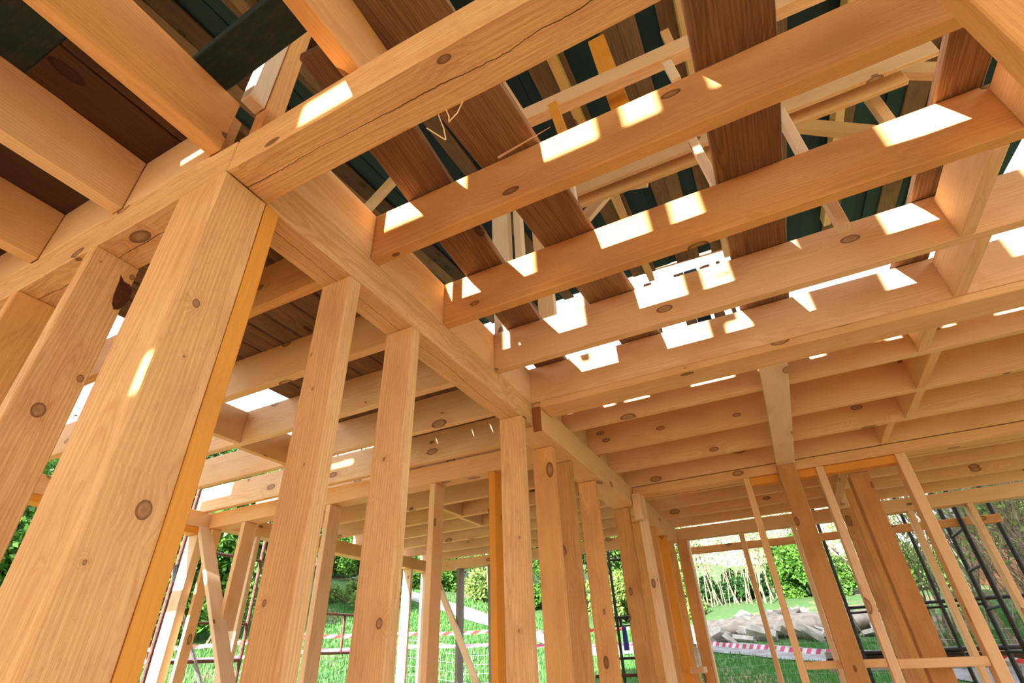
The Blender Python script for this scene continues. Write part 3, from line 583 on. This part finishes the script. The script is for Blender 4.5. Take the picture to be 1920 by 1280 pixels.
# barrier tapes
def tape(pts, w, c1, c2, pitch, label):
    m, nt, b = new_mat('barrier_tape')
    uv = N(nt, 'ShaderNodeUVMap'); sx = N(nt, 'ShaderNodeSeparateXYZ'); nt.links.new(uv.outputs[0], sx.inputs[0])
    f = M(nt, 'GREATER_THAN', M(nt, 'FRACT', M(nt, 'ADD', sx.outputs[0], M(nt, 'MULTIPLY', sx.outputs[1], 0.35))), 0.5)
    nt.links.new(mixc(nt, f, c1, c2), b.inputs['Base Color']); b.inputs['Roughness'].default_value = 0.4
    vs = []; fs = []; us = []; n = 40; acc = 0; prev = None
    P = []
    for a, b2 in zip(pts[:-1], pts[1:]):
        for k in range(n):
            t = k / n; p = Vector(a).lerp(Vector(b2), t); p.z -= 0.05 * math.sin(math.pi * t) * (Vector(b2) - Vector(a)).length * 0.2
            P.append(p)
    P.append(Vector(pts[-1]))
    for i, p in enumerate(P):
        if prev is not None: acc += (p - prev).length
        prev = p; q = W(*p); tw = 0.15 * math.sin(i * 0.4)
        vs += [q + Vector((0, tw * w, w / 2)), q - Vector((0, tw * w, w / 2))]; us.append(acc * S / pitch)
    for i in range(len(P) - 1): fs.append((2 * i, 2 * i + 2, 2 * i + 3, 2 * i + 1))
    me = bpy.data.meshes.new('barrier_tape'); me.from_pydata(vs, [], fs); ul = me.uv_layers.new(name='UVMap')
    for p in me.polygons:
        for li in p.loop_indices:
            vi = me.loops[li].vertex_index; ul.data[li].uv = (us[vi // 2], float(vi % 2))
    o = link_mesh('barrier_tape', me, m)
    md = o.modifiers.new('thickness', 'SOLIDIFY'); md.thickness = 0.002
    return tag(o, label, 'tape')
RT, WT, PK = (0.65, 0.04, 0.03), (0.82, 0.80, 0.80), (0.75, 0.10, 0.32)
def ptape(px, d): # d = y distance
    return tuple(onY(*px, d))
tape([ptape((270, 1218), 5.2), ptape((560, 1192), 6.2), ptape((760, 1188), 7.2), ptape((925, 1183), 8.0), ptape((1180, 1178), 9.0)], 0.07, RT, WT, 0.34, 'upper red and white barrier tape behind the inner studs')
tape([ptape((260, 1240), 4.8), ptape((600, 1219), 6.2), ptape((760, 1211), 7.0), ptape((925, 1208), 7.8), ptape((1200, 1206), 8.6)], 0.06, PK, WT, 0.8, 'lower mostly white barrier tape behind the inner studs')
tape([ptape((1322, 1204), 9.5), ptape((1440, 1213), 8.6), ptape((1560, 1222), 7.9), ptape((1700, 1226), 7.4)], 0.085, PK, WT, 0.21, 'pink and white barrier tape in front of the rubble heap')
tape([ptape((1720, 1222), 7.6), ptape((1800, 1219), 7.2), ptape((2000, 1250), 6.6)], 0.06, RT, WT, 0.25, 'red and white barrier tape at the lower right edge')

# wire mesh fence
def fence(pts, zb, zt, label):
    bm = bmesh.new()
    for (a, b) in zip(pts[:-1], pts[1:]):
        a = Vector(a); b = Vector(b); L = (b - a).length; n = int(L / 0.11)
        for i in range(n + 1):
            p = a.lerp(b, i / n); g = hgt(p.x, p.y)
            tube_geo(bm, W(p.x, p.y, g), W(p.x, p.y, g + zt), 0.0016, 4)
        for kz in range(8):
            m_ = 12
            for i in range(m_):
                p = a.lerp(b, i / m_); q = a.lerp(b, (i + 1) / m_)
                tube_geo(bm, W(p.x, p.y, hgt(p.x, p.y) + zt * kz / 7), W(q.x, q.y, hgt(q.x, q.y) + zt * kz / 7), 0.0016, 4)
    return tag(bm_obj('wire_fence', bm, WIRE), label, 'fence')
fence([(-7.0, 4.0), (-6.0, 8.0), (-2.5, 8.4)], 0, 0.85, 'thin wire mesh fence on the grass behind the inner studs')
fence([(-2.3, 8.6), (3.5, 8.0)], 0, 0.75, 'thin wire mesh fence on the grass in front of the track')
# stacked timber by right (low wall of boards)
for i, (z, y, m, lb) in enumerate(((-0.055, 7.0, MG, 'top pale board of the timber stack at the lower right'), (-0.115, 7.02, MD, 'dark middle board of the timber stack at the lower right'), (-0.175, 6.98, MG, 'lower pale board of the timber stack at the lower right'))):
    thing(bx('stacked_board', 0.15, 3.2, y, y + 0.5, z, z + 0.055, 'X', m), lb, 'board')
thing(bx('stack_bearer', 0.3, 0.45, 7.05, 7.45, hgt(0.3, 7.2), -0.176, 'Z', MD), 'left bearer under the timber stack', 'bearer')
thing(bx('stack_bearer', 2.8, 2.95, 7.05, 7.45, hgt(2.9, 7.2), -0.176, 'Z', MD), 'right bearer under the timber stack', 'bearer')
# water bottle on a small ledge between studs
def bottle():
    led = thing(bx('ledge_block', -0.868, -0.76, 4.80, 4.98, -0.10, -0.06, 'Y', MW), 'small wooden ledge under the water bottle', 'block')
    p = onY(1301, 1262, 4.88)
    base = W(-0.80, 4.88, -0.059)
    root = empty('water_bottle', base); tag(root, 'clear plastic water bottle with a green cap on a small ledge', 'bottle')
    prof = [(0.0, 0.0), (0.028, 0.0), (0.031, 0.01), (0.031, 0.06), (0.028, 0.07), (0.031, 0.08), (0.031, 0.15), (0.024, 0.18), (0.012, 0.20), (0.011, 0.215)]
    bm = bmesh.new(); n = 20; rings = []
    for r, z in prof: rings.append([bm.verts.new((r * math.cos(2 * math.pi * i / n), r * math.sin(2 * math.pi * i / n), z)) for i in range(n)] if r > 0 else [bm.verts.new((0, 0, z))])
    for a, b in zip(rings[:-1], rings[1:]):
        for i in range(n):
            if len(a) == 1: bm.faces.new((a[0], b[i], b[(i + 1) % n]))
            else: bm.faces.new((a[i], a[(i + 1) % n], b[(i + 1) % n], b[i]))
    gm, nt, b = new_mat('clear_plastic'); b.inputs['Base Color'].default_value = (0.85, 0.93, 0.95, 1); b.inputs['Roughness'].default_value = 0.1; b.inputs['Transmission Weight'].default_value = 0.7; b.inputs['IOR'].default_value = 1.3
    bm_obj('bottle_body', bm, gm, root, True)
    bm = bmesh.new(); tube_geo(bm, (0, 0, 0.212), (0, 0, 0.235), 0.015, 16); bm_obj('cap', bm, plain('green_cap', (0.02, 0.35, 0.22)), root)
    bm = bmesh.new(); tube_geo(bm, (0, 0, 0.085), (0, 0, 0.14), 0.0318, 20); bm_obj('paper_label', bm, plain('bottle_label', (0.55, 0.65, 0.75)), root)
bottle()

# rubble heap: individual slabs
def slab(x, y, z, sx, sy, sz, rot, seed, lb, grp=None):
    r = random.Random(seed); bm = bmesh.new()
    pts = [Vector((r.uniform(-1, 1) * sx, r.uniform(-1, 1) * sy, r.uniform(-1, 1) * sz)) for _ in range(26)]
    for sxn in (-1, 1):
        for syn in (-1, 1):
            for szn in (-1, 1): pts.append(Vector((sxn * sx * r.uniform(.75, 1), syn * sy * r.uniform(.75, 1), szn * sz * r.uniform(.8, 1))))
    for p in pts: bm.verts.new(p)
    bmesh.ops.convex_hull(bm, input=bm.verts[:])
    bmesh.ops.delete(bm, geom=[v for v in bm.verts if not v.link_faces], context='VERTS')
    o = bm_obj('concrete_slab', bm, ROCK); o.location = W(x, y, z); o.rotation_euler = rot
    return tag(o, lb, 'rubble', grp)
random.seed(11)
for i in range(70):
    x = random.uniform(-2.4, 1.9); y = random.uniform(13.3, 14.9)
    hh = 0.55 * math.exp(-((x + 0.4) / 1.5) ** 2)
    z = hgt(x, 14.2) - 0.1 + hh * (y - 13.3) / 1.6
    slab(x, y, z, random.uniform(0.25, 0.75), random.uniform(0.2, 0.5), random.uniform(0.05, 0.15), (random.uniform(-.2, .9), random.uniform(-.6, .6), random.uniform(0, 3)), i, 'pale broken concrete slab in the rubble heap', 'broken slabs of the rubble heap')
bm = bmesh.new()
bmesh.ops.create_uvsphere(bm, u_segments=40, v_segments=20, radius=1)
for v in bm.verts:
    v.co = Vector((v.co.x * 4.2, v.co.y * 1.9, v.co.z * 0.45)); s = math.sin(v.co.x * 3.1) * math.cos(v.co.y * 4.3) * 0.08; v.co.z += s
o = bm_obj('soil_heap', bm, plain('sandy_soil', (0.46, 0.40, 0.34), 0.95, c2=(0.33, 0.27, 0.22), scale=4), None, True); o.location = W(-0.3, 14.8, hgt(-0.3, 14.8)); tag(o, 'sandy soil heap under the broken slabs', 'heap')

# ------------------------------------------------------------------ vegetation
def leaf_mesh(name, centers, n, size, seed, flat=0.0, aspect=1.8):
    r = np.random.RandomState(seed)
    cs = np.array([c[:3] for c in centers]); rs = np.array([c[3] for c in centers])
    w = rs ** 2; idx = r.choice(len(cs), n, p=w / w.sum())
    d = r.normal(size=(n, 3)); d /= np.linalg.norm(d, axis=1)[:, None]
    rad = rs[idx] * (r.rand(n) ** 0.45)
    p = cs[idx] + d * rad[:, None]
    a = r.normal(size=(n, 3)); a /= np.linalg.norm(a, axis=1)[:, None]
    b = np.cross(a, r.normal(size=(n, 3))); b /= np.linalg.norm(b, axis=1)[:, None]
    s = size * (0.6 + 0.8 * r.rand(n))[:, None]
    v = np.stack([p - a * s * aspect, p + b * s, p + a * s * aspect, p - b * s], 1).reshape(-1, 3)
    me = bpy.data.meshes.new(name)
    me.vertices.add(len(v)); me.vertices.foreach_set('co', v.astype(np.float32).ravel())
    me.loops.add(4 * n); me.loops.foreach_set('vertex_index', np.arange(4 * n, dtype=np.int32))
    me.polygons.add(n); me.polygons.foreach_set('loop_start', np.arange(0, 4 * n, 4, dtype=np.int32)); me.polygons.foreach_set('loop_total', np.full(n, 4, dtype=np.int32))
    me.update(calc_edges=True); return me
def stems_bm(n, h, spread, r0, seed, lean=0.25, base=0.3, br=3):
    R = random.Random(seed); bm = bmesh.new(); tips = []
    for i in range(n):
        p = Vector((R.gauss(0, base), R.gauss(0, base), -0.3)); dirn = Vector((R.gauss(0, lean), R.gauss(0, lean), 1)).normalized(); hh = h * R.uniform(.6, 1.0); r = r0 * R.uniform(.6, 1.2)
        seg = 5
        for k in range(seg):
            q = p + dirn * hh / seg; tube_geo(bm, p, q, r * (1 - k / (seg + 1)), 5, r * (1 - (k + 1) / (seg + 1)))
            if k >= 1:
                for _ in range(br):
                    bd = (dirn + Vector((R.gauss(0, .6), R.gauss(0, .6), R.gauss(0.1, .3)))).normalized(); L = hh * R.uniform(.12, .3)
                    e = q + bd * L; tube_geo(bm, q, e, r * .4, 4, r * .12); tips.append((e.x, e.y, e.z, spread))
            p = q; dirn = (dirn + Vector((R.gauss(0, .12), R.gauss(0, .12), 0.05))).normalized()
        tips.append((p.x, p.y, p.z, spread))
    return bm, tips
def shrub(name, x, y, h, nst, nleaf, size, lm, bmx, label, seed, spread=0.35, base=0.35, lean=0.25, cat='shrub', r0=0.03, br=3, group=None):
    z = hgt(x, y); root = empty(name, W(x, y, z)); tag(root, label, cat, group)
    bm, tips = stems_bm(nst, h, spread, r0, seed, lean, base, br)
    so_ = bm_obj('stems' if cat != 'tree' else 'trunk_and_branches', bm, bmx, root)
    if cat != 'tree': so_['kind'] = 'stuff'
    if nleaf:
        link_mesh('foliage', leaf_mesh('foliage', tips, nleaf, size, seed, 0), lm, root)
    return root
def bush(x, y, rx, rz, n, size, lm, label, seed, group=None):
    z = hgt(x, y); root = empty('bush', W(x, y, z)); tag(root, label, 'bush', group)
    R = random.Random(seed); cs = []
    for i in range(26):
        a = R.uniform(0, 6.28); rr = rx * math.sqrt(R.random()); zz = R.uniform(0.1, 1) * rz * (1 - 0.5 * (rr / rx) ** 2)
        cs.append((rr * math.cos(a), rr * math.sin(a), zz, R.uniform(.25, .45) * min(rx, rz)))
    bm = bmesh.new()
    for c in cs[:16]: tube_geo(bm, (c[0] * .2, c[1] * .2, -0.2), (c[0], c[1], c[2]), 0.03, 5, 0.008)
    bm_obj('stems', bm, BARKD, root)
    link_mesh('foliage', leaf_mesh('foliage', cs, n, size, seed), lm, root)
    return root
# right-hand background (seen through door wall): behind rubble
bush(0.75, 22.0, 1.9, 2.6, 22000, 0.055, LF1, 'dense fresh green bush behind the rubble heap', 21)
bush(-1.9, 23.5, 2.0, 1.3, 12000, 0.05, LF3, 'dark green bush at the left of the big rear opening', 22)
bush(3.4, 22.0, 1.7, 2.2, 12000, 0.055, LF1, 'green bush behind the wide orange post', 23)
sh = [(-3.2, 21, 6.0), (-2.2, 22, 6.5), (-1.3, 21.5, 6.0), (-0.5, 22.5, 6.2), (0.2, 24, 6.5), (1.9, 23, 6), (2.6, 20.5, 5)]
lb = ['bare pale willow shrub at the left of the rear opening', 'tall bare willow shrub, second in the rear opening', 'leaning bare willow shrub above the rubble', 'bare willow shrub beside the green bush', 'thin bare shrub behind the green bush', 'bare shrub behind the leaning orange post', 'bare shrub right of the leaning orange post']
for i, (x, y, h) in enumerate(sh):
    shrub('willow_shrub', x, y, h, 12, 1500, 0.035, LF2, BARK, lb[i], 40 + i, spread=0.5, base=0.5, lean=0.22, r0=0.035)
# far right: trees near scaffold
for i, (x, y, h, l) in enumerate(((2.6, 10.0, 6.0, 'thicket of bare pale stems behind the black scaffold'), (3.4, 9.3, 6.0, 'thicket of bare stems at the right edge'), (1.9, 12.0, 5.5, 'bare stems behind the black scaffold, farther back'), (4.4, 10.6, 6.2, 'bare stems beyond the right edge'))):
    shrub('willow_shrub', x, y, h, 26, 1500, 0.03, LF2, BARK, l, 60 + i, spread=0.4, base=0.6, lean=0.16, r0=0.032, br=4)
shrub('tree', 4.6, 12.0, 7.5, 5, 26000, 0.05, LF1, BARKD, 'leafy green tree at the right edge', 71, spread=0.75, base=0.4, cat='tree', r0=0.08, br=5)
shrub('tree', 6.6, 14.0, 8.0, 5, 22000, 0.055, LF1, BARKD, 'leafy tree beyond the right edge', 72, spread=0.8, base=0.5, cat='tree', r0=0.08, br=5)
# middle-left background
ml = [(-9.5, 19, 'LF1'), (-11.5, 19.5, 'LF2'), (-13.5, 18.5, 'LF1'), (-7.6, 19.5, 'LF2'), (-15.8, 19, 'LF1'), (-18, 17.5, 'LF3'), (-5.6, 20, 'LF1'), (-21, 15.5, 'LF1'), (-23, 11.5, 'LF1')]
lbs = ['green thicket seen right of the second inner stud', 'pale green thicket behind the white diagonal brace', 'green thicket seen between the nearest inner studs', 'pale thicket beside the orange cross-wall stud', 'green thicket with a pale trunk, left middle', 'dark green thicket behind the left scaffold', 'green thicket behind the inner stud row', 'green thicket behind the crossed brace', 'green thicket left of the crossed brace']
for i, (x, y, k_) in enumerate(ml):
    shrub('thicket', x, y, 6.5, 16, 14000, 0.06, {'LF1': LF1, 'LF2': LF2, 'LF3': LF3}[k_], BARK, lbs[i], 80 + i, spread=0.9, base=1.6, lean=0.12, r0=0.04, br=3)
for i, (x, y, l) in enumerate(((-12.4, 17.6, 'slim white birch trunk left of centre'), (-8.6, 17.8, 'slim birch near the track'))):
    shrub('birch', x, y, 7, 1, 2500, 0.05, LF2, plain('birch_bark', (0.75, 0.74, 0.70), 0.8), l, 95 + i, spread=0.7, base=0.02, lean=0.05, r0=0.09, cat='tree')
for i, (x, y, rx_, rz_, l) in enumerate(((-9.6, 17.4, 1.7, 1.9, 'dense roadside bush right of the second inner stud'), (-12.0, 17.2, 1.7, 2.0, 'dense roadside bush between the nearest inner studs'), (-7.4, 17.9, 1.6, 2.0, 'dense bush behind the white diagonal brace'), (-5.2, 18.2, 1.6, 2.2, 'dense bush left of the joint stud'), (-14.6, 16.2, 1.8, 2.2, 'dense bush behind the crossed brace'), (-3.4, 18.6, 1.2, 1.9, 'dense bush seen past the bowed stud'), (-16.5, 13.5, 2.0, 2.4, 'dense bush behind the rusty scaffold'))):
    bush(x, y, rx_, rz_, 13000, 0.045, (LF2, LF1, LF1, LF2, LF1, LF2, LF3)[i], l, 200 + i)
bush(-11.0, 12.6, 1.6, 0.9, 5000, 0.04, LF2, 'low scrubby bush on the slope between the nearest inner studs', 31)
# left edge tree
for i, (x, y, h, l) in enumerate(((-13.5, 5.2, 6.6, 'leafy tree between the left studs and the corner post'), (-16, 3.5, 8, 'larger leafy tree at the left edge'), (-11.5, 7.6, 4.5, 'green tree behind the rusty scaffold'), (-14.5, 8.8, 6, 'leafy tree farther behind the rusty scaffold'))):
    shrub('tree', x, y, h, 5, 26000, 0.055, LF1, BARKD, l, 100 + i, spread=0.8, base=0.5, cat='tree', r0=0.08, br=5)
# neighbouring brick house
def house():
    x0, x1, y0, y1 = 5.2, 11.0, 17.0, 22.0; zb = hgt(6, 19) - 0.3; zt = 3.1
    m, nt, b = new_mat('red_brick'); tc = N(nt, 'ShaderNodeTexCoord'); mp = N(nt, 'ShaderNodeMapping'); mp.inputs['Rotation'].default_value = (math.pi / 2, 0, 0)
    nt.links.new(tc.outputs['Object'], mp.inputs[0]); br = N(nt, 'ShaderNodeTexBrick', i_Scale=3.0); nt.links.new(mp.outputs[0], br.inputs['Vector'])
    br.inputs['Color1'].default_value = (0.50, 0.15, 0.08, 1); br.inputs['Color2'].default_value = (0.40, 0.11, 0.06, 1); br.inputs['Mortar'].default_value = (0.5, 0.42, 0.36, 1)
    nt.links.new(br.outputs[0], b.inputs['Base Color'])
    root = empty('brick_house', W((x0 + x1) / 2, (y0 + y1) / 2, zb)); tag(root, 'red brick neighbouring house with a grey tiled roof at the right', 'house')
    def add(n, bmx, mt):
        o = bm_obj(n, bmx, mt); o.parent = root; o.matrix_parent_inverse = root.matrix_world.inverted()
    bm = bmesh.new(); r = bmesh.ops.create_cube(bm, size=1.0); c = W((x0 + x1) / 2, (y0 + y1) / 2, (zb + zt) / 2)
    for v in r['verts']: v.co = Vector((v.co.x * (x1 - x0) * S, v.co.y * (y1 - y0) * S, v.co.z * (zt - zb) * S)) + c
    add('wall', bm, m)
    bm = bmesh.new(); ym = (y0 + y1) / 2; zr = zt + 1.3
    V = [bm.verts.new(W(*p)) for p in ((x0 - .3, y0 - .4, zt - .1), (x1 + .3, y0 - .4, zt - .1), (x1 + .3, y1 + .4, zt - .1), (x0 - .3, y1 + .4, zt - .1), (x0 - .3, ym, zr), (x1 + .3, ym, zr))]
    for f in ((0, 1, 5, 4), (2, 3, 4, 5), (0, 4, 3), (1, 2, 5), (0, 3, 2, 1)): bm.faces.new([V[i] for i in f])
    rm, nt, b = new_mat('grey_roof_tiles'); tc = N(nt, 'ShaderNodeTexCoord'); wv = N(nt, 'ShaderNodeTexWave', i_Scale=1.6, bands_direction='Z'); nt.links.new(tc.outputs['Object'], wv.inputs[0])
    nt.links.new(ramp(nt, wv.outputs['Fac'], [(0, (0.10, 0.11, 0.14)), (1, (0.22, 0.24, 0.28))]), b.inputs['Base Color'])
    add('roof', bm, rm)
    bm = bmesh.new(); r = bmesh.ops.create_cube(bm, size=1.0); c = W(6.6, y0 - 0.01, 1.9)
    for v in r['verts']: v.co = Vector((v.co.x * 1.2, v.co.y * .06, v.co.z * 1.3)) + c
    add('window', bm, plain('dark_window_glass', (0.05, 0.06, 0.08), 0.1))
house()
# grass blades (uncountable)
def grass():
    r = np.random.RandomState(5); n = 90000
    x = r.uniform(-13, 4, n); y = 6.3 + 10 * r.rand(n) ** 1.3
    PP = [(-18, 17.5), (-12, 15.5), (-8, 14.2), (-4, 13.2), (-1.5, 12.6), (1, 11.2), (2.2, 9.6), (4, 8.6), (8, 8.4)]
    keep = np.ones(n, bool)
    for (ax, ay), (bx_, by) in zip(PP[:-1], PP[1:]):
        dx_, dy_ = bx_ - ax, by - ay; t = np.clip(((x - ax) * dx_ + (y - ay) * dy_) / (dx_ ** 2 + dy_ ** 2), 0, 1)
        keep &= np.hypot(x - ax - t * dx_, y - ay - t * dy_) > 0.62
    keep &= ~((np.abs(x + 0.3) < 3.6) & (y > 12.9)); x = x[keep]; y = y[keep]; n = len(x)
    z = np.array([hgt(a, b) for a, b in zip(x, y)])
    P = np.stack([x * S, y * S, z * S + CZ], 1); h = (0.06 + 0.09 * r.rand(n))[:, None]; th = r.uniform(0, 3.14, n)
    dx = np.stack([np.cos(th), np.sin(th), np.zeros(n)], 1) * 0.008 * (1 + y[:, None] / 8)
    tip = P + np.stack([r.normal(0, .03, n), r.normal(0, .03, n), np.ones(n)], 1) * h
    P[:, 2] -= 0.01
    v = np.stack([P - dx, P + dx, tip], 1).reshape(-1, 3)
    me = bpy.data.meshes.new('grass'); me.vertices.add(3 * n); me.vertices.foreach_set('co', v.astype(np.float32).ravel())
    me.loops.add(3 * n); me.loops.foreach_set('vertex_index', np.arange(3 * n, dtype=np.int32)); me.polygons.add(n)
    me.polygons.foreach_set('loop_start', np.arange(0, 3 * n, 3, dtype=np.int32)); me.polygons.foreach_set('loop_total', np.full(n, 3, dtype=np.int32)); me.update(calc_edges=True)
    tag(link_mesh('grass', me, GRASSM), 'short green grass on the slope', 'grass', kind='stuff')
grass()

# ------------------------------------------------------------------ light, sky, camera
w = bpy.data.worlds.new('World'); sc.world = w; w.use_nodes = True; nt = w.node_tree; nt.nodes.clear()
out = nt.nodes.new('ShaderNodeOutputWorld'); bg = nt.nodes.new('ShaderNodeBackground'); nt.links.new(bg.outputs[0], out.inputs[0])
tc = nt.nodes.new('ShaderNodeTexCoord'); sx = nt.nodes.new('ShaderNodeSeparateXYZ'); nt.links.new(tc.outputs['Generated'], sx.inputs[0])
rp = nt.nodes.new('ShaderNodeValToRGB'); nt.links.new(sx.outputs[2], rp.inputs[0])
rp.color_ramp.elements[0].position = 0.0; rp.color_ramp.elements[0].color = (1.0, 0.94, 0.90, 1)
rp.color_ramp.elements[1].position = 0.6; rp.color_ramp.elements[1].color = (0.88, 0.92, 1.0, 1)
nt.links.new(rp.outputs[0], bg.inputs[0]); bg.inputs[1].default_value = 1.4
sd = bpy.data.lights.new('Sun', 'SUN'); sd.energy = 14.0; sd.angle = math.radians(0.45); sd.color = (1.0, 0.92, 0.84)
so = bpy.data.objects.new('Sun', sd); C.objects.link(so)
d = Vector((0.103, 1.0, -0.27)).normalized(); so.rotation_euler = d.to_track_quat('-Z', 'Y').to_euler(); so.location = (0, -5, 8)

cd = bpy.data.cameras.new('Camera'); cam = bpy.data.objects.new('Camera', cd); C.objects.link(cam); sc.camera = cam
cd.sensor_width = 36.0; cd.lens = F / 1920 * 36.0; cd.clip_end = 500; cd.clip_start = 0.02
R = Matrix(((RM[0][0], -RM[1][0], -RM[2][0]), (RM[0][1], -RM[1][1], -RM[2][1]), (RM[0][2], -RM[1][2], -RM[2][2]))).to_4x4()
R.translation = (0, 0, CZ); cam.matrix_world = R
sc.view_settings.view_transform = 'Standard'; sc.view_settings.look = 'None'; sc.view_settings.gamma = 1.0; sc.view_settings.use_curve_mapping = False
sc.view_settings.exposure = 0.9
sc.cycles.use_denoising = True
sc.cycles.max_bounces = 8; sc.cycles.diffuse_bounces = 6; sc.cycles.glossy_bounces = 2; sc.cycles.transparent_max_bounces = 8
sc.cycles.sample_clamp_indirect = 8.0
